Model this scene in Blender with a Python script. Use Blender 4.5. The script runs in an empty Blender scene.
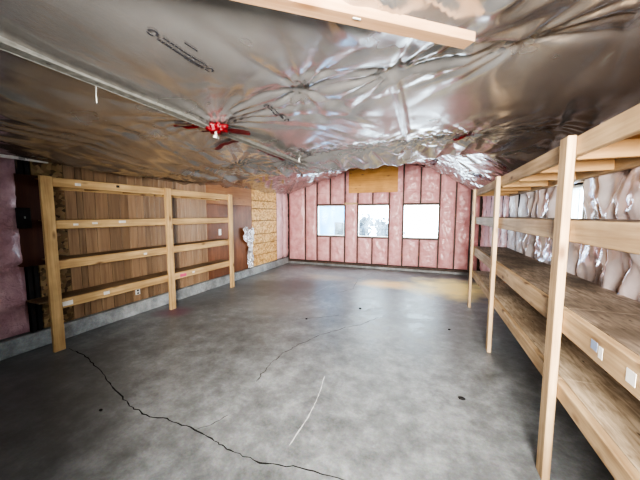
import bpy, bmesh, math, random
import numpy as np
from mathutils import Vector, Matrix
R = random.Random(7)
col = bpy.context.scene.collection
scn = bpy.context.scene

# ------------------------------------------------------------------ CEILING SHAPE (numpy only)
#--CEIL-BEGIN
def vnoise(x, y, seed):
    rs = np.random.RandomState(seed)
    tab = rs.rand(128, 128)
    xi = np.floor(x).astype(int); yi = np.floor(y).astype(int)
    fx = x - xi; fy = y - yi
    fx = fx*fx*(3-2*fx); fy = fy*fy*(3-2*fy)
    a = tab[xi % 128, yi % 128]; b = tab[(xi+1) % 128, yi % 128]
    c = tab[xi % 128, (yi+1) % 128]; d = tab[(xi+1) % 128, (yi+1) % 128]
    return (a*(1-fx)+b*fx)*(1-fy) + (c*(1-fx)+d*fx)*fy
def ridge(x, y, seed):
    return np.exp(-((2*vnoise(x, y, seed)-1)/.42)**2)
def sstep(a, b, t):
    t = np.clip((t-a)/(b-a), 0, 1); return t*t*(3-2*t)
ROW_Y = [-1.3, .15, 1.55, 3.05]
T1_X = [-4.2, -3.2, -2.16, -1.34, -1.07, -.7, 0, .4, .75, 1.3]
T1_Z = [2.13, 2.11, 2.16, 2.225, 2.245, 2.27, 2.285, 2.29, 2.30, 2.13]
T2_X = [-4.2, -3.2, -2.27, -1.62, -1.15, -.6, 0, .33, .73, 1.0, 1.3]
T2_Z = [2.10, 2.09, 2.13, 2.20, 2.235, 2.26, 2.285, 2.27, 2.28, 2.25, 2.12]
E_X = [-4.2, -3.5, -2.54, -1.7, -.9, -.38, .1, .5, .88, 1.1, 1.3]
E_Z = [2.08, 2.08, 2.09, 2.12, 2.13, 2.15, 2.205, 2.23, 2.25, 2.23, 2.10]
YE = 3.66
GAB_X = [-4.2, -3.84, -2.2, -1.5, -0.8, 0.0, 0.34, 0.98, 1.3]
GAB_Z = [2.14, 2.23, 2.75, 2.94, 2.94, 2.73, 2.56, 2.16, 1.95]
# where the sheet is pinned: x, y, lift, radius, folds, phase
PINCH = [(-1.42, 1.64, -.045, .55, 17, .3), (-.19, 1.55, .05, .40, 9, 1.0), (-.72, 1.55, .05, .38, 11, 2.0),
         (.36, 1.55, .045, .42, 9, .7), (.03, 1.55, .025, .2, 9, 1.4),
         (-1.15, 3.05, .04, .26, 17, .4), (-.61, 3.05, .045, .28, 17, .9), (-.20, 3.05, .04, .22, 15, .2), (-.03, 3.05, .05, .25, 17, 1.3),
         (.33, 3.05, .045, .28, 17, .1), (-1.62, 3.15, .05, .45, 17, 2.4), (-2.2, 2.9, .05, .5, 17, 1.1), (-2.9, 3.0, .04, .4, 15, .8), (.8, 3.05, .03, .3, 13, .6),
         (-2.0, 2.1, -.02, .35, 13, 1.7), (-.98, 1.30, -.012, .22, 7, .5)]
def zceil(x, y):
    x = np.asarray(x, float); y = np.asarray(y, float)
    r1 = np.interp(x, T1_X, T1_Z); r2 = np.interp(x, T2_X, T2_Z); re = np.interp(x, E_X, E_Z)
    mid = sstep(-4.0, -2.6, x)*sstep(1.3, .7, x)
    ye = YE + .05*(vnoise(x*3, x*0, 5)-.5)
    t0 = np.clip((y-.15)/1.4, 0, 1); t1 = np.clip((y-1.55)/1.5, 0, 1); tm = np.clip((y+1.3)/1.45, 0, 1)
    te = np.clip((y-3.05)/(ye-3.05), 0, 1)
    near = r1 + (r2-r1)*t1 + (re-r2)*(te**1.15)
    sag = .045*np.sin(np.pi*tm) + .055*np.sin(np.pi*t0)**.75 + .022*np.sin(np.pi*t1**.7)**.8
    near = near - sag*(.3+.7*mid)
    g = sum(np.interp(x+d, GAB_X, GAB_Z) for d in (-.12, -.06, 0, .06, .12))/5
    gab = g - .02*np.sin(np.pi*((y-4.2)/.62 % 1.0))*mid
    tb = np.clip((y-ye)/1.7, 0, 1)
    b = 1-(1-tb)**2
    z = near*(1-b) + gab*b
    far = sstep(-.02, .25, y-ye)
    z = z + (1-far)*(.012*(vnoise(x*2.1, y*1.2, 1)-.5) + .004*(vnoise(x*5+2, y*3, 2)-.5))
    # short creases running off the ties
    for yt, amp in ((1.55, .016), (3.05, .012), (.15, .012)):
        d = np.abs(y-yt)
        z = z - amp*np.exp(-d/.2)*ridge(x*5.0+y*.5, y*.6, int(yt*10)+20)*mid*(1-far)
    # vertical folds of the band hanging beyond the second tie
    bd = sstep(3.05, 3.3, y)*(1-far)
    z = z - .030*bd*ridge(x*4.6+.9*y, y*.9, 33)*mid - .018*bd*ridge(x*11-1.9*y, y*1.0, 34)
    # a long taut crease between the two ties
    cx = -.19-.03*(y-1.55)/1.5
    z = z - .022*np.exp(-((x-cx)/.022)**2)*sstep(1.5, 1.75, y)*sstep(3.1, 3.0, y)
    # creases of the side drape, mostly along the room
    L = sstep(-1.5, -2.4, x)*(.25+.75*sstep(-4.1, -3.4, x))
    z = z - L*(1-far)*(.045*ridge((x*1.0+.22*y)*3.2, y*.6, 41) + .02*ridge((x+.35*y)*8, y*.9, 42))
    z = z - .06*np.exp(-((x+3.5)/.4)**2 - ((y-2.5)/.7)**2)
    Rr = sstep(.35, .8, x)
    z = z - Rr*(1-far)*.018*ridge((x-.3*y)*6, y*1.2, 43)
    # crumpled far part
    z = z - far*(.05*ridge((x*.8+.5*y)*3.4, (y-.4*x)*1.1, 51)+.03*ridge(x*8+y*5, y*1.6-x, 52)+.016*ridge(x*5-y*9, y*2+x*2, 53))*sstep(7.95, 7.6, y)
    # crumpled foil in patches
    pm = sstep(.62, .82, vnoise(x*1.9+.3, y*1.9, 62))
    z = z - (1-far)*pm*(.008*ridge(x*8-y*3, y*1.3+.5*x, 61)+.004*ridge(x*17-y*8, y*2+x, 63))
    # loose bright fold right of the brace board
    wb = np.exp(-((x-.05)/.45)**2-((y-.95)/.3)**2)
    z = z - wb*(.05*ridge(x*5+y*3, y*1.2-x*.6, 64)+.02*ridge(x*11-y*6, y*2.5+x*2, 65))
    for px, py, lift, rad, n, ph in PINCH:
        dx = x-px; dy = y-py; r = np.sqrt(dx*dx+dy*dy); th = np.arctan2(dy, dx)
        w = np.exp(-r/rad)
        z = z + lift*np.exp(-r/(rad*.4))*(.4 if lift > 0 else 1)
        z = z - .6*abs(lift)*w*np.minimum(1, r/.05)*(np.abs(np.sin(th*n*.5+ph+2.0*np.sin(th*2+ph)))**.8)
    return z
#--CEIL-END

# ------------------------------------------------------------------ helpers
def tag(o, label=None, cat=None, group=None, kind=None):
    if label: o['label'] = label
    if cat: o['category'] = cat
    if group: o['group'] = group
    if kind: o['kind'] = kind
    return o
def empty(name, loc, label=None, cat=None, group=None, kind=None):
    o = bpy.data.objects.new(name, None); o.empty_display_size = .1
    o.location = loc; col.objects.link(o)
    return tag(o, label, cat, group, kind)
def link(name, bm, mat, parent=None, off=None, smooth=False):
    me = bpy.data.meshes.new(name)
    if off is not None: bmesh.ops.translate(bm, vec=-Vector(off), verts=bm.verts[:])
    bmesh.ops.recalc_face_normals(bm, faces=bm.faces[:])
    if smooth:
        for f in bm.faces: f.smooth = True
    bm.to_mesh(me); bm.free()
    me.materials.append(mat)
    o = bpy.data.objects.new(name, me); col.objects.link(o)
    if parent is not None: o.parent = parent
    return o
def box(bm, x0, x1, y0, y1, z0, z1, bev=.004):
    r = bmesh.ops.create_cube(bm, size=1.0)
    vs = r['verts']
    bmesh.ops.scale(bm, vec=(abs(x1-x0), abs(y1-y0), abs(z1-z0)), verts=vs)
    bmesh.ops.translate(bm, vec=((x0+x1)/2, (y0+y1)/2, (z0+z1)/2), verts=vs)
    if bev:
        es = list({e for v in vs for e in v.link_edges})
        bmesh.ops.bevel(bm, geom=es, offset=bev, segments=1, affect='EDGES', profile=.5)
    return bm
def BX(*a, **k):
    return box(bmesh.new(), *a, **k)
def tube(bm, pts, rad, n=8):
    rings = []
    for i, p in enumerate(pts):
        p = Vector(p)
        a = Vector(pts[max(i-1, 0)]); b = Vector(pts[min(i+1, len(pts)-1)])
        t = (b-a).normalized()
        u = t.cross(Vector((0, 0, 1)))
        if u.length < 1e-3: u = t.cross(Vector((1, 0, 0)))
        u.normalize(); v = t.cross(u)
        rr = rad[i] if isinstance(rad, (list, tuple)) else rad
        rings.append([bm.verts.new(p+u*math.cos(2*math.pi*k/n)*rr+v*math.sin(2*math.pi*k/n)*rr) for k in range(n)])
    for A, B in zip(rings, rings[1:]):
        for k in range(n): bm.faces.new((A[k], A[(k+1) % n], B[(k+1) % n], B[k]))
    bm.faces.new(rings[0][::-1]); bm.faces.new(rings[-1])
    return bm
def grid_mesh(name, P, mat, parent=None, smooth=True, flip=False):
    """P: array (n,m,3) of points"""
    n, m, _ = P.shape
    me = bpy.data.meshes.new(name)
    idx = np.arange(n*m).reshape(n, m)
    q = np.stack([idx[:-1, :-1], idx[1:, :-1], idx[1:, 1:], idx[:-1, 1:]], -1).reshape(-1, 4)
    if flip: q = q[:, ::-1]
    me.from_pydata(P.reshape(-1, 3).tolist(), [], q.tolist())
    if smooth: me.polygons.foreach_set('use_smooth', [True]*len(me.polygons))
    me.materials.append(mat); me.update()
    o = bpy.data.objects.new(name, me); col.objects.link(o)
    if parent is not None: o.parent = parent
    return o

# ------------------------------------------------------------------ materials
def nt(name):
    m = bpy.data.materials.new(name); m.use_nodes = True
    t = m.node_tree; b = t.nodes['Principled BSDF']
    return m, t, b
def N(t, typ, **kw):
    n = t.nodes.new(typ)
    for k, v in kw.items():
        if k in n.inputs: n.inputs[k].default_value = v
        else: setattr(n, k, v)
    return n
def ramp(t, stops):
    r = t.nodes.new('ShaderNodeValToRGB'); e = r.color_ramp.elements
    while len(e) < len(stops): e.new(.5)
    for q, (p, c) in zip(e, stops):
        q.position = p; q.color = (c[0], c[1], c[2], 1) if not isinstance(c, (int, float)) else (c, c, c, 1)
    return r
def coords(t, scale=(1, 1, 1), kind='Object', rot=(0, 0, 0)):
    tc = t.nodes.new('ShaderNodeTexCoord'); mp = t.nodes.new('ShaderNodeMapping')
    mp.inputs['Scale'].default_value = scale; mp.inputs['Rotation'].default_value = rot
    t.links.new(tc.outputs[kind], mp.inputs['Vector']); return mp
def mix(t, a, b, fac, mode='MIX'):
    m = t.nodes.new('ShaderNodeMix'); m.data_type = 'RGBA'; m.blend_type = mode
    for s, v in (('A', a), ('B', b)):
        i = [q for q in m.inputs if q.name == s and q.type == 'RGBA'][0]
        if isinstance(v, (tuple, list)): i.default_value = (*v[:3], 1)
        else: t.links.new(v, i)
    f = m.inputs[0]
    if isinstance(fac, (int, float)): f.default_value = fac
    else: t.links.new(fac, f)
    return [q for q in m.outputs if q.type == 'RGBA'][0]
def noise(t, vec, scale, detail=4, rough=.5, dist=0):
    n = N(t, 'ShaderNodeTexNoise', Scale=scale, Detail=detail, Roughness=rough, Distortion=dist)
    t.links.new(vec.outputs[0], n.inputs['Vector']); return n
def bump(t, b, h, strength, dist=.01, prev=None):
    n = N(t, 'ShaderNodeBump', Strength=strength, Distance=dist)
    t.links.new(h, n.inputs['Height'])
    if prev is not None: t.links.new(prev.outputs[0], n.inputs['Normal'])
    t.links.new(n.outputs[0], b.inputs['Normal']); return n

def wood(name, axis, c0, c1, knot=(.16, .08, .035), rough=.65, stain=.35, ks=(9, 3.2), kr=(.06, .2), grain=(26, 1.3)):
    m, t, b = nt(name)
    s = [grain[0]]*3; s[axis] = grain[1]
    v = coords(t, s)
    n1 = noise(t, v, 1.0, 5, .6, .6)
    r1 = ramp(t, [(.3, c0), (.7, c1)]); t.links.new(n1.outputs['Fac'], r1.inputs[0])
    s2 = [ks[0]]*3; s2[axis] = ks[1]
    v2 = coords(t, s2)
    vo = N(t, 'ShaderNodeTexVoronoi', Scale=1.0); t.links.new(v2.outputs[0], vo.inputs['Vector'])
    r2 = ramp(t, [(kr[0], 1), (kr[1], 0)]); t.links.new(vo.outputs['Distance'], r2.inputs[0])
    c = mix(t, r1.outputs[0], knot, r2.outputs[0])
    v3 = coords(t, (2.2, 2.2, 2.2)); n3 = noise(t, v3, 1.0, 3, .6)
    r3 = ramp(t, [(.38, 1), (.62, 0)]); t.links.new(n3.outputs['Fac'], r3.inputs[0])
    m3 = N(t, 'ShaderNodeMath', operation='MULTIPLY'); m3.inputs[1].default_value = stain
    t.links.new(r3.outputs[0], m3.inputs[0])
    c = mix(t, c, tuple(k*.55 for k in c0), m3.outputs[0])
    t.links.new(c, b.inputs['Base Color']); b.inputs['Roughness'].default_value = rough
    bump(t, b, n1.outputs['Fac'], .25, .004)
    return m
PINE0, PINE1 = (.44, .265, .11), (.76, .53, .27)
pine = [wood('pine_'+a, i, PINE0, PINE1) for i, a in enumerate('xyz')]
PALE0, PALE1 = (.34, .215, .11), (.66, .48, .285)
pale = [wood('pale_pine_'+a, i, PALE0, PALE1) for i, a in enumerate('xyz')]
deck_mat = wood('plywood_deck', 1, (.22, .135, .07), (.44, .31, .19), stain=.6, ks=(13, 9), kr=(.03, .12))
deck_pale = wood('plywood_deck_pale', 1, (.16, .115, .08), (.52, .41, .31), knot=(.07, .04, .025), stain=.75, ks=(24, 9), kr=(.05, .16), grain=(42, 7))
deck_low = wood('plywood_deck_light', 1, (.30, .21, .13), (.78, .63, .45), knot=(.09, .05, .025), stain=.55, ks=(20, 8), kr=(.05, .16), grain=(42, 7))
ply_gold = wood('plywood_gold', 0, (.42, .20, .055), (.60, .33, .10))
dark_stud = wood('aged_stud', 2, (.035, .022, .016), (.09, .055, .04))
black_stud = wood('black_stud', 2, (.01, .008, .008), (.03, .022, .02))

def osb(name, c0, c1, c2):
    m, t, b = nt(name)
    v = coords(t, (9, 9, 9), rot=(.5, .3, .8))
    n0 = noise(t, v, .8, 2); 
    v2 = coords(t, (10, 22, 26), rot=(.6, 0, 0)); vo = N(t, 'ShaderNodeTexVoronoi', Scale=1.0)
    mx = N(t, 'ShaderNodeVectorMath', operation='ADD'); t.links.new(v2.outputs[0], mx.inputs[0]); t.links.new(n0.outputs['Color'], mx.inputs[1])
    t.links.new(mx.outputs[0], vo.inputs['Vector'])
    sp = N(t, 'ShaderNodeSeparateColor'); t.links.new(vo.outputs['Color'], sp.inputs[0])
    r = ramp(t, [(0, c0), (.45, c1), (1, c2)]); t.links.new(sp.outputs[0], r.inputs[0])
    n2 = noise(t, coords(t, (30, 30, 30)), 1, 3)
    c = mix(t, r.outputs[0], n2.outputs['Color'], .18, 'OVERLAY')
    t.links.new(c, b.inputs['Base Color']); b.inputs['Roughness'].default_value = .6
    bump(t, b, sp.outputs[0], .3, .004)
    return m
osb_gold = osb('osb_gold', (.38, .19, .055), (.62, .36, .13), (.82, .56, .26))
osb_dark = osb('osb_dark', (.07, .04, .018), (.26, .16, .07), (.44, .30, .15))

def plank_mat(name, c0, c1):
    m, t, b = nt(name)
    at = N(t, 'ShaderNodeAttribute', attribute_name='tint')
    v = coords(t, (20, 20, 1.2)); n1 = noise(t, v, 1.2, 5, .6, .5)
    r1 = ramp(t, [(.3, c0), (.72, c1)]); t.links.new(n1.outputs['Fac'], r1.inputs[0])
    c = mix(t, r1.outputs[0], at.outputs['Color'], 1.0, 'MULTIPLY')
    t.links.new(c, b.inputs['Base Color']); b.inputs['Roughness'].default_value = .42
    bump(t, b, n1.outputs['Fac'], .12, .003)
    return m
panelling = plank_mat('wood_panelling', (.25, .15, .085), (.43, .285, .17))
mahog = wood('brown_plywood', 2, (.17, .065, .028), (.28, .115, .05), stain=.5, rough=.5)
mahog_l = wood('brown_plywood_light', 1, (.27, .12, .045), (.40, .19, .075), rough=.5)
mahog_d = wood('mahogany_plywood', 2, (.07, .02, .012), (.12, .04, .02), rough=.45)

def foil(name, c0, c1, metallic, rough, bstr, bscale, trans=0):
    m, t, b = nt(name)
    v = coords(t, (1, 1, 1))
    n1 = noise(t, v, 1.1, 4, .6)
    r = ramp(t, [(.35, c0), (.65, c1)]); t.links.new(n1.outputs['Fac'], r.inputs[0])
    t.links.new(r.outputs[0], b.inputs['Base Color'])
    b.inputs['Metallic'].default_value = metallic
    r2 = ramp(t, [(.3, rough*.8), (.7, rough*1.25)]); n3 = noise(t, v, 2.7, 3); t.links.new(n3.outputs['Fac'], r2.inputs[0])
    t.links.new(r2.outputs[0], b.inputs['Roughness'])
    vs = coords(t, (3.2, 1.0, 1.6), rot=(0, 0, .35))
    n2 = noise(t, vs, bscale, 4, .6, .5)
    b1 = bump(t, b, n2.outputs['Fac'], bstr*1.6, .02)
    n4 = noise(t, v, bscale*5, 3, .6, 1.0)
    bump(t, b, n4.outputs['Fac'], bstr*.5, .005, b1)
    return m
sheet = foil('silver_vapour_sheet', (.37, .35, .335), (.50, .48, .46), .82, .23, .10, 2.0)
wall_foil = foil('pinkish_wall_sheet', (.74, .62, .61), (.94, .89, .89), .6, .17, .2, 5.0)
scrap = foil('crinkled_foil', (.60, .57, .56), (.85, .83, .82), .8, .25, .8, 16.0)

def batt_mat(name, c0, c1, coat):
    m, t, b = nt(name)
    v = coords(t, (1, 1, 1))
    n1 = noise(t, v, 5, 6, .65); r = ramp(t, [(.3, c0), (.7, c1)]); t.links.new(n1.outputs['Fac'], r.inputs[0])
    t.links.new(r.outputs[0], b.inputs['Base Color'])
    b.inputs['Roughness'].default_value = .7
    b.inputs['Coat Weight'].default_value = coat; b.inputs['Coat Roughness'].default_value = .28
    n2 = noise(t, v, 9, 4, .6, 1.5); rr = ramp(t, [(.3, 0), (.5, 1), (.7, 0)]); t.links.new(n2.outputs['Fac'], rr.inputs[0])
    bump(t, b, rr.outputs[0], .5, .02)
    return m
pink = batt_mat('pink_insulation', (.50, .215, .22), (.72, .41, .415), .4)
pink_l = batt_mat('pale_pink_insulation', (.62, .34, .36), (.80, .55, .56), .8)
pink_d = batt_mat('wrapped_pink_insulation', (.36, .18, .20), (.62, .40, .43), .8)

def concrete(name, floor=False):
    m, t, b = nt(name)
    v = coords(t, (1, 1, 1))
    n1 = noise(t, v, .55, 8, .62, .4)
    n2 = noise(t, v, 4.5, 9, .78, .1)
    n3 = noise(t, v, 60, 3, .7)
    k = 1.0 if floor else 1.7
    r1 = ramp(t, [(.38, (.088*k, .09*k, .088*k)), (.5, (.185*k, .192*k, .192*k)), (.62, (.33*k, .34*k, .34*k))])
    a = N(t, 'ShaderNodeMath', operation='MULTIPLY_ADD'); a.inputs[1].default_value = .55
    t.links.new(n2.outputs['Fac'], a.inputs[0])
    s = N(t, 'ShaderNodeMath', operation='MULTIPLY'); s.inputs[1].default_value = .45
    t.links.new(n1.outputs['Fac'], s.inputs[0]); t.links.new(s.outputs[0], a.inputs[2])
    t.links.new(a.outputs[0], r1.inputs[0])
    c = mix(t, r1.outputs[0], n3.outputs['Color'], .25, 'OVERLAY')
    if floor:
        tc = N(t, 'ShaderNodeTexCoord')
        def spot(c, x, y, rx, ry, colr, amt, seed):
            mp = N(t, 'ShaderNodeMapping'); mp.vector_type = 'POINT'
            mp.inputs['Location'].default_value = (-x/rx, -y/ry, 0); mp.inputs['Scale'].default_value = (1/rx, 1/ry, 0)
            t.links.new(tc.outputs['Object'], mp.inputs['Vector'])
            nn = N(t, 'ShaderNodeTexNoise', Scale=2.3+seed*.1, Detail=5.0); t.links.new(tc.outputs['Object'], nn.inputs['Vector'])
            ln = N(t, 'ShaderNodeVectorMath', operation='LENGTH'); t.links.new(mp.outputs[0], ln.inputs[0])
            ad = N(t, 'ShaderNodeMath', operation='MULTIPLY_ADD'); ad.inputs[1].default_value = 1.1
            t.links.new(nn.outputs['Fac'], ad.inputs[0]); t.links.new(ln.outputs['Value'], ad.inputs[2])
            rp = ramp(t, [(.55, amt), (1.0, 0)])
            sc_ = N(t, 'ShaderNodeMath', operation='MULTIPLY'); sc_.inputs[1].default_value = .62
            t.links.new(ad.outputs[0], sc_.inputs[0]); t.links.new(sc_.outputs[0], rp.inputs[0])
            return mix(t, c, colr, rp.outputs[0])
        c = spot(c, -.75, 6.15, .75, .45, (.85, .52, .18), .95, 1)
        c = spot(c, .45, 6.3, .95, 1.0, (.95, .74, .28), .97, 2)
        c = spot(c, -2.3, 6.3, .7, .4, (.52, .36, .2), .4, 3)
        c = spot(c, -3.62, 3.15, .30, .30, (.20, .07, .11), .7, 4)
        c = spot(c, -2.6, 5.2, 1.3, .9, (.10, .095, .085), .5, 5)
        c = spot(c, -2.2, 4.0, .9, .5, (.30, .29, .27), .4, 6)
        c = spot(c, -3.0, 1.0, 1.9, 1.1, (.085, .08, .075), .55, 7)  # shade of the near left floor painted into the concrete colour
    t.links.new(c, b.inputs['Base Color'])
    rr = ramp(t, [(.35, .30), (.65, .52)]); t.links.new(n2.outputs['Fac'], rr.inputs[0])
    t.links.new(rr.outputs[0], b.inputs['Roughness'])
    b1 = bump(t, b, n2.outputs['Fac'], .12, .01); bump(t, b, n3.outputs['Fac'], .12, .003, b1)
    return m
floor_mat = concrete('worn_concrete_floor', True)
curb_mat = concrete('concrete_curb')

def plain(name, c, rough=.5, metal=0, var=.12, scale=12):
    m, t, b = nt(name)
    n = noise(t, coords(t), scale, 4)
    r = ramp(t, [(.3, tuple(k*(1-var) for k in c)), (.7, tuple(min(1, k*(1+var)) for k in c))]); t.links.new(n.outputs['Fac'], r.inputs[0])
    t.links.new(r.outputs[0], b.inputs['Base Color'])
    b.inputs['Roughness'].default_value = rough; b.inputs['Metallic'].default_value = metal
    return m
backing = plain('dark_sheathing', (.05, .032, .026), .8)
galv = plain('galvanised_steel', (.20, .20, .18), .5, .5, .25, 30)
galv_l = plain('pale_galvanised_steel', (.48, .49, .46), .45, .5)
red = plain('red_tape', (.085, .001, .003), .45, 0, .25)
black = plain('black_plastic', (.012, .012, .014), .4)
ink = plain('black_ink', (.02, .02, .025), .6)
white = plain('white_plastic', (.82, .80, .76), .4)
sticker_m = plain('paper_sticker', (.80, .76, .70), .6)
blue_ink = plain('blue_grey_print', (.25, .30, .42), .6)
pink_paint = plain('pink_paint', (.75, .10, .22), .5)
white_frame = plain('white_window_frame', (.75, .74, .72), .5)
crack_m = plain('crack_shadow', (.012, .011, .010), .9)  # near-black colour shared by the long crack and the pebbles
crack_f = plain('faint_crack', (.085, .08, .075), .9)
chalk = plain('chalk_scratch', (.50, .50, .49), .9)
snow = plain('pale_ground', (.72, .74, .76), .8)
blue_wall = plain('pale_blue_siding', (.07, .24, .44), .7, 0, .4, 1.2)
grey_box = plain('grey_box_paint', (.05, .06, .055), .6)
leaf = plain('dull_leaf', (.012, .02, .035), .7)
leaf_g = plain('green_leaf', (.14, .26, .10), .7)

def pane_mat():
    m, t, b = nt('hazy_window_pane')
    out = t.nodes['Material Output']
    tr = N(t, 'ShaderNodeBsdfTransparent'); tr.inputs[0].default_value = (.95, .98, 1, 1)
    gl = N(t, 'ShaderNodeBsdfGlossy', Roughness=.08); tl = N(t, 'ShaderNodeBsdfTranslucent'); tl.inputs[0].default_value = (.9, .95, 1, 1)
    n = noise(t, coords(t, (4, 4, 2)), 1.2, 3); r = ramp(t, [(.35, .02), (.7, .14)]); t.links.new(n.outputs['Fac'], r.inputs[0])
    m1 = N(t, 'ShaderNodeMixShader'); t.links.new(r.outputs[0], m1.inputs[0]); t.links.new(tr.outputs[0], m1.inputs[1]); t.links.new(tl.outputs[0], m1.inputs[2])
    m2 = N(t, 'ShaderNodeMixShader'); m2.inputs[0].default_value = .05; t.links.new(m1.outputs[0], m2.inputs[1]); t.links.new(gl.outputs[0], m2.inputs[2])
    t.links.new(m2.outputs[0], out.inputs['Surface'])
    return m
pane = pane_mat()

# ------------------------------------------------------------------ room numbers
XL, XR, YB, YR = -4.10, 1.20, 7.85, -1.25
WZ0, WZ1 = .888, 1.775
WIN = [(-3.115, -2.256), (-1.882, -1.015), (-.647, .247)]

# ------------------------------------------------------------------ floor
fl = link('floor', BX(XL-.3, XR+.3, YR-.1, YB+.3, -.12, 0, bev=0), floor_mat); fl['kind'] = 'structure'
def ribbon(name, pts, w, z, mat, parent=None, jitter=0, seed=1, sub=6):
    rr = random.Random(seed)
    P = []
    for a, b in zip(pts, pts[1:]):
        for k in range(sub): P.append(Vector(a).lerp(Vector(b), k/sub))
    P.append(Vector(pts[-1]))
    P = [p+Vector((rr.uniform(-1, 1), rr.uniform(-1, 1)))*jitter for p in P]
    bm = bmesh.new(); L = []
    for i, p in enumerate(P):
        d = (P[min(i+1, len(P)-1)]-P[max(i-1, 0)]).normalized(); nrm = Vector((-d.y, d.x))
        ww = w*rr.uniform(.35, 1.2)*(.35 if i in (0, len(P)-1) else 1)
        q = []
        for s in (-.5, .5):
            v = p+nrm*ww*s; zz = z if not callable(z) else float(z(v.x, v.y))
            q.append(bm.verts.new((v.x, v.y, zz)))
        L.append(q)
    for a, b in zip(L, L[1:]): bm.faces.new((a[0], a[1], b[1], b[0]))
    return link(name, bm, mat, parent)
ribbon('crack', [(-3.72, 1.83), (-3.4, 1.80), (-3.07, 1.71), (-2.72, 1.60), (-2.4, 1.49), (-2.15, 1.42), (-1.93, 1.39), (-1.72, 1.42), (-1.48, 1.41), (-1.28, 1.385), (-1.14, 1.36), (-.91, 1.35), (-.67, 1.41), (-.39, 1.43), (-.1, 1.40), (.2, 1.42)], .010, .0012, crack_m, fl, .008, 3)
ribbon('crack', [(-1.48, 1.41), (-1.40, 1.50), (-1.36, 1.62)], .006, .0012, crack_f, fl, .006, 4)
ribbon('crack', [(-1.41, 2.05), (-1.44, 2.3), (-1.44, 2.56), (-1.36, 2.85), (-1.22, 3.19), (-1.02, 3.5), (-.83, 3.69), (-.62, 4.1)], .012, .0012, crack_f, fl, .012, 5)
ribbon('crack', [(-1.75, 3.55), (-1.45, 3.75), (-1.2, 3.95)], .010, .0012, crack_f, fl, .012, 6)
ribbon('crack', [(-1.7, 4.9), (-1.4, 5.5), (-1.5, 6.4), (-1.3, 7.3)], .010, .0012, crack_f, fl, .012, 9)
ribbon('chalk_line', [(-.80, 1.53), (-.792, 1.7), (-.79, 1.84), (-.80, 2.0), (-.82, 2.15), (-.86, 2.36)], .009, .0014, chalk, fl, .002, 7)
ribbon('chalk_line', [(-2.1, 4.4), (-1.95, 5.4), (-1.9, 6.6)], .012, .0013, plain('pale_scuff', (.34, .34, .33), .9), fl, .004, 8)
PEB = [((-1.60, 3.62), .016, 'small dark pebble on the floor beside the faint curved crack'),
       ((-.98, 4.35), .022, 'larger dark pebble on the open floor ahead of the middle window'),
       ((-2.30, 1.30), .014, 'dark pebble on the dim floor below the long black crack'),
       ((.30, 2.45), .022, 'dark wood chip on the floor in front of the right rack'),
       ((.30, 3.95), .016, 'dark crumb on the floor near the second post of the right rack')]
for i, ((x, y), s, lb) in enumerate(PEB):
    bm = bmesh.new(); bmesh.ops.create_icosphere(bm, subdivisions=2, radius=s)
    for v in bm.verts: v.co = Vector((v.co.x*(1.4 if i == 3 else 1.0), v.co.y*.7, v.co.z*.5))*R.uniform(.85, 1.15)
    o = link('pebble', bm, crack_m, smooth=True); o.location = (x, y, s*.42)
    tag(o, lb, 'pebble', 'scattered crumbs on the concrete floor')

# ------------------------------------------------------------------ ceiling sheet
xs = np.linspace(XL-.03, XR+.03, 268); ys = np.linspace(YR-.0, YB+.02, 455)
GX, GY = np.meshgrid(xs, ys, indexing='ij')
ceil = grid_mesh('ceiling', np.stack([GX, GY, zceil(GX, GY)], -1), sheet, flip=True); ceil['kind'] = 'structure'
below = lambda d: (lambda x, y: zceil(x, y)-d)
def marking(x0, y0, y1, seed, wide):
    """two printed lines with a ring emblem at each end, in black ink on the sheet"""
    rr = random.Random(seed); bm = bmesh.new(); zf = below(.004)
    def quad(xa, xb, ya, yb):
        v = [bm.verts.new((x, y, float(zf(x, y)))) for x, y in ((xa, ya), (xb, ya), (xb, yb), (xa, yb))]; bm.faces.new(v)
    L = y1-y0
    for xo, h, a, b in ((-.012, .012, .14, .55), (-.014, .017, .56, .86), (.012, .010, .16, .84)):
        y = y0+a*L
        while y < y0+b*L:
            w = rr.uniform(.004, .011)
            quad(x0+xo-h/2, x0+xo+h/2, y, y+w); y += w+rr.choice((.002, .002, .003, .007))
    if wide:
        y = y0+.34*L
        while y < y0+.52*L:
            w = rr.uniform(.004, .008); quad(x0+.055, x0+.063, y, y+w); y += w+.002
    for yc in (y0+.05*L, y0+.95*L):
        n = 14
        for k in range(n):
            if k % 5 == 4: continue
            a0, a1 = 2*math.pi*k/n, 2*math.pi*(k+.9)/n
            v = [bm.verts.new((x0+r*math.cos(a), yc+r*math.sin(a), float(zf(x0+r*math.cos(a), yc+r*math.sin(a))))) for r, a in ((.012, a0), (.02, a0), (.02, a1), (.012, a1))]
            bm.faces.new(v)
    link('printed_marking', bm, ink, ceil)
marking(-.985, .80, 1.125, 1, True)
marking(-1.0, 1.62, 1.93, 2, False)
marking(-.95, .30, .62, 3, False)
marking(-1.30, 2.75, 3.05, 4, False)

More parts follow.
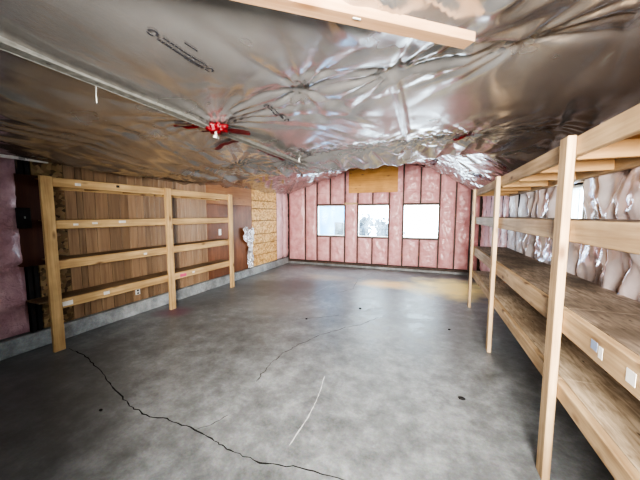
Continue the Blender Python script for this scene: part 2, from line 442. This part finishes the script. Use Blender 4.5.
# red tape pieces on the sheet
def tape(pts, w, lb, seed=1):
    rr = random.Random(seed); P = []
    for a, b in zip(pts, pts[1:]):
        n = max(2, int((Vector(b)-Vector(a)).length/.012))
        P += [Vector(a).lerp(Vector(b), k/n) for k in range(n)]
    P.append(Vector(pts[-1])); bm = bmesh.new(); L = []
    for i, p in enumerate(P):
        d = (P[min(i+2, len(P)-1)]-P[max(i-2, 0)]).normalized(); nr = Vector((-d.y, d.x)); row = []
        ww = w*(1+.15*math.sin(i*.7+seed))
        for q in (-.5, -.25, 0, .25, .5):
            c = p+nr*ww*q
            row.append(bm.verts.new((c.x, c.y, float(zceil(c.x, c.y))-.014)))
        L.append(row)
    for A, B in zip(L, L[1:]):
        for j in range(4): bm.faces.new((A[j], A[j+1], B[j+1], B[j]))
    o = link('red_tape_strip', bm, red, smooth=True)
    tag(o, lb, 'tape', 'red tape on the ceiling sheet')
T = tape
T([(-1.74, 1.58), (-1.67, 1.63), (-1.57, 1.62)], .045, 'short red tape strip on the ceiling just left of the steel rail', seed=11)
T([(-1.86, 2.16), (-1.76, 2.11), (-1.68, 2.12), (-1.58, 2.11)], .05, 'bent red tape strip crossing to the rail beyond the tape knot', seed=12)
T([(-1.56, 2.13), (-1.60, 2.42), (-1.63, 2.75), (-1.63, 3.05)], .022, 'long thin red tape line beside the far end of the rail', seed=13)
T([(.21, 3.13), (.28, 3.06), (.35, 2.97)], .04, 'short red tape strip on the hanging band at right of centre', seed=14)
T([(-.60, 7.62), (-.37, 7.6), (-.13, 7.45)], .07, 'red tape strip along the ceiling edge above the rightmost back window', seed=15)
T([(.02, 7.05), (.07, 6.6), (.11, 6.3)], .09, 'slanting red tape strip on the right slope of the far ceiling', seed=16)
T([(.66, 4.45), (.80, 4.45), (.93, 4.43)], .04, 'thin red tape strip on the far ceiling just above the right rack', seed=17)
T([(.66, 5.86), (.80, 5.61), (.95, 5.5)], .05, 'thin red tape strip low on the right slope near the back corner', seed=18)

# knot of red tape
def knot():
    k = empty('taped_penetration', (-1.42, 1.66, float(zceil(-1.42, 1.66))-.035), 'crumpled knot of red tape around a metal fitting on the ceiling sheet', 'tape')
    bm = bmesh.new(); bmesh.ops.create_icosphere(bm, subdivisions=4, radius=1)
    for v in bm.verts:
        c = v.co.copy()
        f = 1+.18*math.sin(c.x*9+c.y*5)+.15*math.sin(c.y*13+c.z*4)+.10*math.sin(c.x*21)
        v.co = Vector((c.x*.075*f, c.y*.06*f, c.z*.032*f))
    link('tape_wad', bm, red, k, smooth=True)
    def flap(pts, w):
        bm = bmesh.new(); L = []
        for i, p in enumerate(pts):
            p = Vector(p); d = Vector(pts[min(i+1, len(pts)-1)])-Vector(pts[max(i-1, 0)]); nn = Vector((-d.y, d.x, 0)).normalized()
            L.append([bm.verts.new(p+nn*w*s+Vector((0, 0, .006*math.sin(i*2+s*3)))) for s in (-.5, 0, .5)])
        for a, b in zip(L, L[1:]):
            for j in (0, 1): bm.faces.new((a[j], a[j+1], b[j+1], b[j]))
        link('tape_flap', bm, red, k, smooth=True)
    flap([(.03, .01, -.012), (.08, .05, -.006), (.13, .08, -.01), (.18, .13, -.006)], .055)
    flap([(.02, .05, -.012), (.08, .11, -.008), (.15, .18, -.006)], .04)
    flap([(-.03, -.01, -.014), (-.07, .0, -.012), (-.12, -.02, -.014)], .05)
    bm = bmesh.new()
    tube(bm, [(-.012, 0, -.01), (-.012, 0, -.05)], [.014, .011], 12); tube(bm, [(-.012, 0, -.05), (-.016, 0, -.066)], [.022, .022], 6)
    link('metal_fitting', bm, galv, k, smooth=False)
knot()

# opener rail and the two hangers
def opener_rail():
    z = 2.115; x = -1.47
    r = empty('ceiling_rail', (x, -.6, z), 'long grey steel angle rail hung lengthwise under the ceiling sheet', 'rail')
    o = (x, -.6, z)
    bm = bmesh.new(); box(bm, x-.027, x+.024, -.6, 3.55, z-.003, z+.003, bev=.001); box(bm, x-.03, x-.024, -.6, 3.55, z-.003, z+.045, bev=.001)
    link('angle_bar', bm, galv, r, o)
    bm = bmesh.new(); box(bm, x-.034, x-.0305, -.6, 3.55, z-.006, z+.006, bev=.001)
    link('bright_edge', bm, galv, r, o)
    for k in range(16):
        y = .55+k*.18; bm = bmesh.new()
        bm.faces.new([bm.verts.new((x+.005*math.cos(a), y+.008*math.sin(a), z-.0036)) for a in [2*math.pi*j/8 for j in range(8)]])
        link('bolt_hole', bm, black, r, o)
    for y in (1.72, 3.1):
        zt = float(zceil(x+.012, y))
        bm = bmesh.new(); box(bm, x+.004, x+.020, y-.003, y+.003, z, zt+.01, bev=.001)
        tube(bm, [(x+.012, y-.012, z+.014), (x+.012, y+.012, z+.014)], .010, 6)
        link('hanger_strap', bm, galv_l, r, o)
    bm = bmesh.new(); tube(bm, [(x-.036, .93, z), (x-.05, .935, z-.04), (x-.055, .94, z-.075)], .0035, 6)
    link('hook', bm, galv, r, o)
opener_rail()
def side_track():
    x, z = -3.9, 2.055
    r = empty('garage_door_track', (x, -1.1, z), 'short pale steel door track high beside the left wall', 'rail'); o = (x, -1.1, z)
    bm = bmesh.new()
    box(bm, x-.014, x+.014, -1.1, 1.86, z-.002, z+.002, bev=0); box(bm, x+.012, x+.015, -1.1, 1.86, z, z+.045, bev=0); box(bm, x-.015, x-.012, -1.1, 1.86, z, z+.03, bev=0)
    link('track_channel', bm, white, r, o)
    bm = bmesh.new(); box(bm, x-.022, x+.022, 1.645, 1.651, z+.04, float(zceil(x, 1.65))+.02, bev=0)
    box(bm, x+.016, x+.019, 1.62, 1.67, z, z+.06, bev=0)
    link('track_hanger', bm, galv_l, r, o)
    for y in (1.69, 1.80, 1.83):
        bm = bmesh.new()
        bm.faces.new([bm.verts.new((x+.0155, y+.005*math.cos(a), z+.02+.005*math.sin(a))) for a in [2*math.pi*j/8 for j in range(8)]])
        link('bolt_hole', bm, black, r, o)
side_track()
# diagonal brace board showing at the top of the view
def brace():
    a, b = Vector((-.976, .464)), Vector((.107, 1.304)); d = (b-a).normalized()
    bm = bmesh.new()
    L = (b-a).length
    box(bm, 0, L, -.058, 0, -.018, .018, bev=.003)
    o = link('brace_board', bm, wood('bare_brace', 0, (.20, .115, .06), (.32, .20, .115), stain=.2))
    o.location = (a.x, a.y, 2.17); o.rotation_euler = (0, 0, math.atan2(d.y, d.x))
    tag(o, 'bare tan brace board slanting across under the ceiling sheet overhead', 'board')
    link('staple', BX(L*.64, L*.66, -.045, -.04, -.021, -.017, bev=0), galv_l, o)
brace()

# ------------------------------------------------------------------ walls
def pillow(name, mat, parent, plane, u0, u1, v0, top, depth, seed, res=.03, cuts=()):
    """puffy insulation batt; plane maps (u, v, out) to a point"""
    nu = max(6, int((u1-u0)/res)); tmax = max(top(u0), top(u1), top((u0+u1)/2)); nv = max(6, int((tmax-v0)/res))
    U, V = np.meshgrid(np.linspace(0, 1, nu+1), np.linspace(0, 1, nv+1), indexing='ij')
    u = u0+(u1-u0)*U
    tp = np.vectorize(top)(u); v = v0+(tp-v0)*V
    e = np.clip((1-(2*U-1)**6), 0, 1)*np.clip(1-(2*V-1)**14, 0, 1)
    out = depth*e*(.75+.25*np.sin(np.pi*U)) + e*.018*(ridge(u*6+v*2+seed, v*2.2-u, seed)-.4) + e*.012*(ridge((u+v)*8, (v-u)*6+seed, seed+7)-.4) + e*.008*(ridge(u*17-v*7, v*8+u*5+seed, seed+9)-.4)
    for c in cuts: out = out - .03*np.exp(-((v-c-.02*np.sin(u*9+seed))/.018)**2)
    return grid_mesh(name, np.stack(plane(u, v, out), -1), mat, parent)

# back wall --------------------------------------------------------
wb = bmesh.new()
y0, y1 = YB+.06, YB+.14
xe = [XL-.1]+[q for w in WIN for q in w]+[XR+.1]
for i in range(0, len(xe), 2): box(wb, xe[i], xe[i+1], y0, y1, 0, 3.15, bev=0)
for a, b in WIN:
    box(wb, a, b, y0, y1, 0, WZ0, bev=0); box(wb, a, b, y0, y1, WZ1, 3.15, bev=0)
wall_back = link('wall_back', wb, backing); wall_back['kind'] = 'structure'
studs = [-4.06, -3.50, -3.115, -2.70, -2.256, -1.882, -1.46, -1.015, -.647, -.215, .247, .625, .965, 1.17]
gab = lambda x: float(np.interp(x, GAB_X, GAB_Z))+.02
inwin = lambda x: any(a+.05 < x < b-.05 for a, b in WIN)
for x in studs:
    segs = [(.12, WZ0-.03), (WZ1+.03, gab(x))] if inwin(x) else [(.12, gab(x))]
    for a, b in segs:
        link('stud', BX(x-.019, x+.019, YB-.005, y0, a, b, bev=.002), dark_stud, wall_back)
link('sill_plate', BX(XL, XR, YB-.03, y0, .065, .12, bev=.003), dark_stud, wall_back)
link('concrete_curb', BX(XL, XR, YB-.05, y0, 0, .065, bev=.006), floor_mat, wall_back)
for a, b in WIN:
    link('window_header', BX(a, b, YB-.0, y0, WZ1, WZ1+.035, bev=.002), dark_stud, wall_back)
    link('window_sill_plate', BX(a, b, YB-.0, y0, WZ0-.035, WZ0, bev=.002), dark_stud, wall_back)
bp = lambda u, v, o: (u, YB+.012-o, v)
sd = 100
for a, b in zip(studs, studs[1:]):
    sd += 1; m = .012; mid = (a+b)/2
    d = .05
    if inwin(mid):
        pillow('insulation_batt', pink, wall_back, bp, a+m, b-m, .13, lambda u: WZ0-.035, d, sd)
        pillow('insulation_batt', pink, wall_back, bp, a+m, b-m, WZ1+.04, gab, d, sd+50, cuts=(2.12+.03*math.sin(sd),))
    else:
        pillow('insulation_batt', pink, wall_back, bp, a+m, b-m, .13, gab, d, sd, cuts=(2.10+.04*math.sin(sd*3),))
o = link('blocking_piece', BX(-2.25, -1.89, YB-.05, YB-.02, WZ1+.015, WZ1+.075, bev=.003), pale[0], wall_back)

def window(n, parts, pane_bm):
    w = empty('window_%d' % n, (0, 0, 0), kind='structure')
    for p in parts: link('window_frame', p, white_frame, w)
    link('pane', pane_bm, pane, w)
for i, (a, b) in enumerate(WIN):
    bm = bmesh.new(); ya, yb = YB+.03, YB+.12; f = .022
    box(bm, a, a+f, ya, yb, WZ0, WZ1, bev=.002); box(bm, b-f, b, ya, yb, WZ0, WZ1, bev=.002)
    box(bm, a+f, b-f, ya, yb, WZ1-f, WZ1, bev=.002); box(bm, a+f, b-f, ya, yb, WZ0, WZ0+f, bev=.002)
    pb = bmesh.new(); box(pb, a+f, b-f, YB+.08, YB+.083, WZ0+f, WZ1-f, bev=0)
    window(i+1, [bm], pb)

# plywood board high on the back wall
o = link('plywood_board', BX(-2.13, -.79, YB-.075, YB-.06, 2.11, 2.86, bev=.003), ply_gold)
tag(o, 'golden brown plywood board high on the pink back wall below the peak', 'board')

# left wall --------------------------------------------------------
wall_left = link('wall_left', BX(XL-.14, XL-.06, YR, YB+.1, 0, 3.15, bev=0), backing); wall_left['kind'] = 'structure'
link('concrete_curb', BX(XL-.06, XL+.045, YR, YB-.05, 0, .185, bev=.008), curb_mat, wall_left)
lp = lambda u, v, o: (XL-.01+o, u, v)
ly = [-1.2, -.78, -.36, .06, .48, .90, 1.32, 1.70]
for k, (a, b) in enumerate(zip(ly, ly[1:])):
    pillow('insulation_batt', pink_d, wall_left, lp, a+.02, b-.02, .2, lambda u: 2.1, .06, 300+k, cuts=(1.0+.1*math.sin(k*2),))
    link('stud', BX(XL-.06, XL+.0, a-.019, a+.019, .18, 2.12, bev=.002), black_stud, wall_left)
for y in (1.715, 1.77): link('stud', BX(XL-.06, XL+.005, y-.02, y+.02, .18, 2.12, bev=.002), black_stud, wall_left)
link('osb_strip', BX(XL-.05, XL+.004, 1.80, 2.09, .19, 2.12, bev=.001), osb_dark, wall_left)
# grooved panelling, one mesh with tinted planks
def panels(ya, yb, z0, z1):
    bm = bmesh.new(); lay = bm.verts.layers.float_color.new('tint'); rr = random.Random(5)
    y = ya; bd = rr.uniform(.8, 1.0); nxt = ya+.4
    while y < yb-.01:
        w = min(rr.choice((.07, .09, .12, .14, .16)), yb-y)
        if y > nxt: bd = rr.uniform(.72, 1.1); nxt += 1.22
        n0 = set(bm.verts)
        box(bm, XL-.05, XL, y+.0025, y+w-.0025, z0, z1, bev=.003)
        c = bd*rr.uniform(.72, 1.15)
        for v in bm.verts:
            if v not in n0: v[lay] = (c, c*rr.uniform(.98, 1.0), c*.97, 1)
        y += w
    link('wood_panelling', bm, panelling, wall_left)
panels(2.095, 4.42, .19, 2.13)
link('plywood_panel', BX(XL-.05, XL, 4.425, 5.95, 1.72, 2.13, bev=.003), mahog_l, wall_left)
link('plywood_panel', BX(XL-.05, XL, 4.425, 5.18, .19, 1.715, bev=.003), mahog, wall_left)
link('plywood_panel', BX(XL-.05, XL-.002, 5.185, 5.95, .19, 1.715, bev=.003), mahog, wall_left)
bm = bmesh.new()
zz = [.19, .46, .76, 1.0, 1.35, 1.66, 1.86, 2.13]
for a, b in zip(zz, zz[1:]): box(bm, XL-.05, XL+.008, 5.955, 7.15, a+.006, b-.006, bev=.003)
link('osb_panel', bm, osb_gold, wall_left)
for k, (a, b) in enumerate(((7.16, 7.52), (7.54, 7.84))):
    pillow('insulation_batt', pink_l, wall_left, lp, a+.01, b-.005, .2, lambda u: 2.2, .06, 330+k)
for y in (7.16, 7.53): link('stud', BX(XL-.06, XL+.0, y-.015, y+.015, .18, 2.2, bev=.002), dark_stud, wall_left)
o = link('wall_panel', BX(XL+.006, XL+.022, 1.59, 1.865, .93, 1.93, bev=.002), mahog_d)
tag(o, 'dark mahogany plywood panel on the left wall behind the rack end', 'panel')
def black_box():
    o = (XL+.022, 1.69, 1.46); e = empty('electrical_box', o, 'black electrical box on the dark mahogany panel', 'electrical box')
    link('housing', BX(XL+.022, XL+.06, 1.635, 1.745, 1.35, 1.57, bev=.005), black, e, o)
    link('toggle', BX(XL+.06, XL+.07, 1.685, 1.697, 1.455, 1.48, bev=.002), galv_l, e, o)
black_box()
def switch(y, z, h, lb, nm):
    o = (XL, y, z); e = empty(nm, o, lb, nm.split('_')[-1])
    link('cover_plate', BX(XL, XL+.006, y-.037, y+.037, z-h/2, z+h/2, bev=.002), white, e, o)
    if 'switch' in nm: link('toggle', BX(XL+.006, XL+.016, y-.005, y+.005, z-.012, z+.012, bev=.002), white, e, o)
    else:
        for dz in (-.02, .02): link('socket_face', BX(XL+.006, XL+.008, y-.014, y+.014, z+dz-.012, z+dz+.012, bev=.001), black, e, o)
switch(4.78, 1.135, .13, 'white light switch on the brown plywood between the left rack shelves', 'light_switch')
switch(2.93, .33, .085, 'white wall outlet low on the panelling below the bottom left shelf', 'wall_outlet')
# torn foil on the left wall
def foil_scrap():
    nU, nV = 22, 50
    U, V = np.meshgrid(np.linspace(0, 1, nU), np.linspace(0, 1, nV), indexing='ij')
    z = .2+V*.98
    lo = np.where(V > .72, 5.52, np.where(V > .62, 5.52+.19*(.72-V)/.1, 5.71)) + .015*np.sin(V*37)
    hi = 5.93+.012*np.sin(V*29+1)
    y = lo+(hi-lo)*U
    z = z + .04*np.sin(U*7)*(V > .9)
    x = XL+.012+.045*ridge(y*14, z*9, 71)+.03*(V > .72)*ridge(y*9+3, z*11, 72)
    o = grid_mesh('foil_sheet', np.stack([x, y, z], -1), scrap)
    tag(o, 'crinkled torn silver foil strip hanging on the left wall beside the OSB', 'foil')
foil_scrap()

# right wall -------------------------------------------------------
RW = (3.04, 3.42, 1.40, 1.77)      # small window: y0 y1 z0 z1
bm = bmesh.new()
xa, xb = XR+.06, XR+.14
box(bm, xa, xb, YR, RW[0], 0, 3.15, bev=0); box(bm, xa, xb, RW[1], YB+.1, 0, 3.15, bev=0)
box(bm, xa, xb, RW[0], RW[1], 0, RW[2], bev=0); box(bm, xa, xb, RW[0], RW[1], RW[3], 3.15, bev=0)
wall_right = link('wall_right', bm, backing); wall_right['kind'] = 'structure'
def drape(ya, yb, z0, z1, seed, amp=1.0, mat=wall_foil):
    ny = int((yb-ya)/.012); nz = int((z1-z0)/.025)
    Y, Z = np.meshgrid(np.linspace(ya, yb, ny+1), np.linspace(z0, z1, nz+1), indexing='ij')
    f = ridge(Y*5.5+.35*np.sin(Z*5+Y*3), Z*.9, seed)*.07 + ridge(Y*13+.6*np.sin(Z*7), Z*2.2, seed+1)*.022 + ridge((Y+Z)*9, (Z-Y)*7, seed+2)*.012
    ez = np.clip((Y-ya)/.05, 0, 1)*np.clip((yb-Y)/.05, 0, 1)
    x = XR+.035-amp*f*(.3+.7*ez)
    return grid_mesh('vapour_sheet', np.stack([x, Y, Z], -1), mat, wall_right)
drape(YR, RW[0]-.01, .0, 2.5, 81); drape(RW[0]-.01, RW[1]+.01, 0, RW[2]-.01, 82); drape(RW[0]-.01, RW[1]+.01, RW[3]+.01, 2.5, 83, .5)
drape(RW[1]+.06, 4.35, 0, 2.5, 84)
link('stud', BX(XR-.01, XR+.06, RW[1]+.01, RW[1]+.055, 0, 2.4, bev=.002), black_stud, wall_right)
rp = lambda u, v, o: (XR+.03-o, u, v)
white_batt = batt_mat('white_faced_insulation', (.72, .66, .66), (.85, .81, .80), .9)
ry = [4.37, 4.85, 5.35, 5.8, 6.3, 6.8, 7.3, 7.82]
for k, (a, b) in enumerate(zip(ry, ry[1:])):
    pillow('insulation_batt', white_batt if k < 2 else pink_l, wall_right, rp, a+.03, b-.02, .13, lambda u: 2.35, .05, 360+k)
    link('stud', BX(XR-.0, XR+.06, a-.02, a+.02, .1, 2.35, bev=.002), black_stud, wall_right)
link('concrete_curb', BX(XR-.02, XR+.06, YR, YB-.05, 0, .12, bev=.006), curb_mat, wall_right)
bm = bmesh.new(); f = .025
box(bm, XR+.02, XR+.12, RW[0], RW[0]+f, RW[2], RW[3], bev=.002); box(bm, XR+.02, XR+.12, RW[1]-f, RW[1], RW[2], RW[3], bev=.002)
box(bm, XR+.02, XR+.12, RW[0]+f, RW[1]-f, RW[2], RW[2]+f, bev=.002); box(bm, XR+.02, XR+.12, RW[0]+f, RW[1]-f, RW[3]-f, RW[3], bev=.002)
pb = bmesh.new(); box(pb, XR+.09, XR+.093, RW[0]+f, RW[1]-f, RW[2]+f, RW[3]-f, bev=0)
window(4, [bm], pb)

# rear wall; the unseen opening behind the camera is added to let daylight in
DR = (.05, 1.05, 1.0, 2.0)
bm = bmesh.new()
box(bm, XL-.1, DR[0], YR-.08, YR, 0, 3.15, bev=0); box(bm, DR[1], XR+.1, YR-.08, YR, 0, 3.15, bev=0); box(bm, DR[0], DR[1], YR-.08, YR, DR[3], 3.15, bev=0); box(bm, DR[0], DR[1], YR-.08, YR, 0, DR[2], bev=0)
wr = link('wall_rear', bm, plain('rear_plywood', (.30, .22, .15), .7)); wr['kind'] = 'structure'

amber_x = wood('amber_pine', 0, (.34, .18, .065), (.55, .33, .14))
ply_top = wood('amber_plywood', 1, (.26, .12, .04), (.42, .21, .08))  # amber top decks, with their unlit underside's shade put into the colour
# ------------------------------------------------------------------ storage racks
def rack(lb, s, xf, xw, posts, levels, mats, deckm, pw, stickers):
    """s: +1 the room lies at larger x (left rack), -1 the room lies at smaller x (right rack)"""
    ya, yb = posts[0]-pw/2, posts[-1]+pw/2
    o = (xf, ya, 0)
    r = empty('storage_rack', o, lb, 'rack')
    X = lambda d: xf-s*d           # d: depth from the front face towards the wall
    D = abs(xf-xw)
    for p in posts:
        top = levels[0][0]+.004
        link('post', BX(X(0), X(.038), p-pw/2, p+pw/2, 0, top), mats[2], r, o)
    y_in = ya+(.105 if s > 0 else 0)
    cuts = [y_in]+posts[1:-1]+[yb]
    rails = {}
    for li, (zt, h) in enumerate(levels):
        for si, (a, b) in enumerate(zip(cuts, cuts[1:])):
            rails[li, si] = link('front_rail', BX(X(.040), X(.078), a+.001, b-.001, zt-.012-h, zt-.001), mats[1], r, o)
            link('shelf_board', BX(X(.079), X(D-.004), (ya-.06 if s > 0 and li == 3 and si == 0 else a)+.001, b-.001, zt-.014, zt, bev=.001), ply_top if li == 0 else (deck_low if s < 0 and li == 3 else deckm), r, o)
            link('back_ledger', BX(X(D-.042), X(D-.004), a+(.05 if s > 0 else .001), b-.001, zt-.014-.1, zt-.015), mats[1], r, o)
        js = []
        for a, b in zip(posts, posts[1:]): js += [a+(.16 if s > 0 else .07), a+(b-a)*.36, a+(b-a)*.68]
        js.append(posts[-1]-.07)
        for y in js:
            link('joist', BX(X(.079), X(D-.043), y-.019, y+.019, zt-.015-.089, zt-.015), amber_x, r, o)
    for li, si, y, w, h, dz, mt in stickers:
        zt = levels[li][0]-.012-levels[li][1]/2+dz
        link('sticker', BX(X(.040), X(.0388), y-w/2, y+w/2, zt-h/2, zt+h/2, bev=0), mt, rails[li, si], o)
    return r
rack('tall two-bay pine storage rack along the wood panelled left wall', 1, -3.745, XL, [1.765, 3.25, 4.715],
     [(1.90, .09), (1.44, .085), (1.0, .095), (.56, .095)], pine, deck_mat, .105,
     [(0, 0, 2.07, .06, .03, .0, sticker_m), (1, 0, 2.02, .05, .022, 0, sticker_m), (1, 0, 2.22, .06, .022, .01, sticker_m), (1, 0, 2.55, .09, .03, .02, sticker_m), (0, 0, 2.52, .04, .03, .02, black),
      (2, 0, 2.85, .05, .03, 0, sticker_m), (3, 0, 1.88, .11, .05, 0, sticker_m), (3, 0, 2.3, .07, .04, .01, sticker_m), (3, 1, 3.5, .13, .05, 0, pink_paint), (3, 1, 3.72, .05, .03, .01, sticker_m)])
rack('long three-bay pine storage rack along the foil covered right wall', -1, .645, XR-.04, [.30, 1.87, 3.48, 5.10],
     [(1.90, .085), (1.475, .10), (1.0, .115), (.60, .08)], pale, deck_pale, .095,
     [(2, 1-1, 1.52, .05, .04, .01, blue_ink), (2, 0, 1.47, .03, .05, .0, sticker_m), (2, 0, 1.28, .05, .05, 0, sticker_m)])

# ------------------------------------------------------------------ outside
g = link('ground', BX(-14, 12, -14, 30, -.2, -.14, bev=0), snow); g['kind'] = 'structure'
wo = link('wall_outside', BX(-7.5, -2.75, 10.6, 10.8, -.14, 3.2, bev=0), blue_wall); wo['kind'] = 'structure'
def crate():
    o = (-2.62, 8.55, -.14); e = empty('utility_box', o, 'dark grey box standing outside the leftmost back window', 'box')
    link('body', BX(-2.76, -2.48, 8.45, 8.7, -.14, 1.22, bev=.01), grey_box, e, o)
    link('lid', BX(-2.78, -2.46, 8.43, 8.72, 1.22, 1.27, bev=.01), grey_box, e, o)
crate()
def shrub(x, y, h, w, seed, mat, lb):
    rr = random.Random(seed); e = empty('shrub', (x, y, -.14), lb, 'shrub', 'shrubs outside the windows')
    bs = bmesh.new(); bl = bmesh.new()
    for k in range(9):
        a = rr.uniform(0, 6.28); q = rr.uniform(.2, 1)*w; hh = h*rr.uniform(.6, 1)
        tip = Vector((math.cos(a)*q, math.sin(a)*q, hh)); mid = tip*.5+Vector((0, 0, hh*.12))
        tube(bs, [(0, 0, 0), mid, tip], [.03, .018, .006], 5)
        for j in range(26):
            c = mid.lerp(tip, rr.random()*1.1)+Vector((rr.gauss(0, .12), rr.gauss(0, .12), rr.gauss(0, .12)))
            u = Vector((rr.gauss(0, 1), rr.gauss(0, 1), rr.gauss(0, 1))).normalized()*.13; v = u.orthogonal().normalized()*.08
            bl.faces.new([bl.verts.new(c+d) for d in (-u, v, u, -v)])
    link('branches', bs, leaf, e); link('leaves', bl, mat, e)
shrub(-2.75, 12.5, 1.55, .35, 1, leaf, 'dark upright shrub outside, at the left of the middle back window')
shrub(-1.75, 12.5, 1.35, .45, 2, leaf, 'dark spreading shrub outside, at the right of the middle back window')
shrub(2.9, 4.1, 2.6, .9, 3, leaf_g, 'green leafy shrub outside the small right wall window')

# ------------------------------------------------------------------ light
w = bpy.data.worlds.new('sky'); scn.world = w; w.use_nodes = True
bg = w.node_tree.nodes['Background']; bg.inputs[0].default_value = (.74, .91, 1.0, 1); bg.inputs[1].default_value = 13.0
def portal(name, loc, rot, sx, sy):
    l = bpy.data.lights.new(name, 'AREA'); l.shape = 'RECTANGLE'; l.size = sx; l.size_y = sy
    l.cycles.is_portal = True
    o = bpy.data.objects.new(name, l); o.location = loc; o.rotation_euler = rot; col.objects.link(o)
for i, (a, b) in enumerate(WIN): portal('window_daylight', ((a+b)/2, YB+.16, (WZ0+WZ1)/2), (-math.pi/2, 0, 0), b-a, WZ1-WZ0)
portal('window_daylight', (XR+.16, (RW[0]+RW[1])/2, (RW[2]+RW[3])/2), (0, math.pi/2, 0), RW[3]-RW[2], RW[1]-RW[0])
portal('window_daylight', ((DR[0]+DR[1])/2, YR-.1, (DR[2]+DR[3])/2), (math.pi/2, 0, 0), DR[1]-DR[0], DR[3]-DR[2])  # portal for the opening added in the rear wall

def lamp(name, loc, target, sx, sy, power, colr, spread=180):
    l = bpy.data.lights.new(name, 'AREA'); l.shape = 'RECTANGLE'; l.size = sx; l.size_y = sy; l.energy = power; l.color = colr
    l.spread = math.radians(spread)
    o = bpy.data.objects.new(name, l); o.location = loc; col.objects.link(o)
    o.rotation_euler = (Vector(target)-Vector(loc)).to_track_quat('-Z', 'Y').to_euler()
lamp('work_lamp', (.2, -.95, 1.6), (-1.9, 7.8, 1.1), .9, .6, 140, (1, .955, .90), 84)  # unseen fill light added behind the camera to lift the interior
# ------------------------------------------------------------------ camera
F, TH, PT, RO = 281.949, .367222, .0886457, .0017156
f = Vector((-math.sin(TH)*math.cos(PT), math.cos(TH)*math.cos(PT), -math.sin(PT)))
r = Vector((math.cos(TH), math.sin(TH), 0)); u = r.cross(f)
r, u = math.cos(RO)*r+math.sin(RO)*u, -math.sin(RO)*r+math.cos(RO)*u
cd = bpy.data.cameras.new('camera'); cam = bpy.data.objects.new('camera', cd); col.objects.link(cam)
M = Matrix((r, u, -f)).transposed().to_4x4(); M.translation = (0, 0, 1.5); cam.matrix_world = M
cd.sensor_width = 36; cd.lens = F/640*36; cd.clip_start = .02
scn.camera = cam
scn.view_settings.view_transform = 'AgX'; scn.view_settings.look = 'AgX - High Contrast'; scn.view_settings.exposure = 0.62
scn.cycles.max_bounces = 10; scn.cycles.diffuse_bounces = 6; scn.cycles.transparent_max_bounces = 8
scn.cycles.sample_clamp_indirect = 6.0
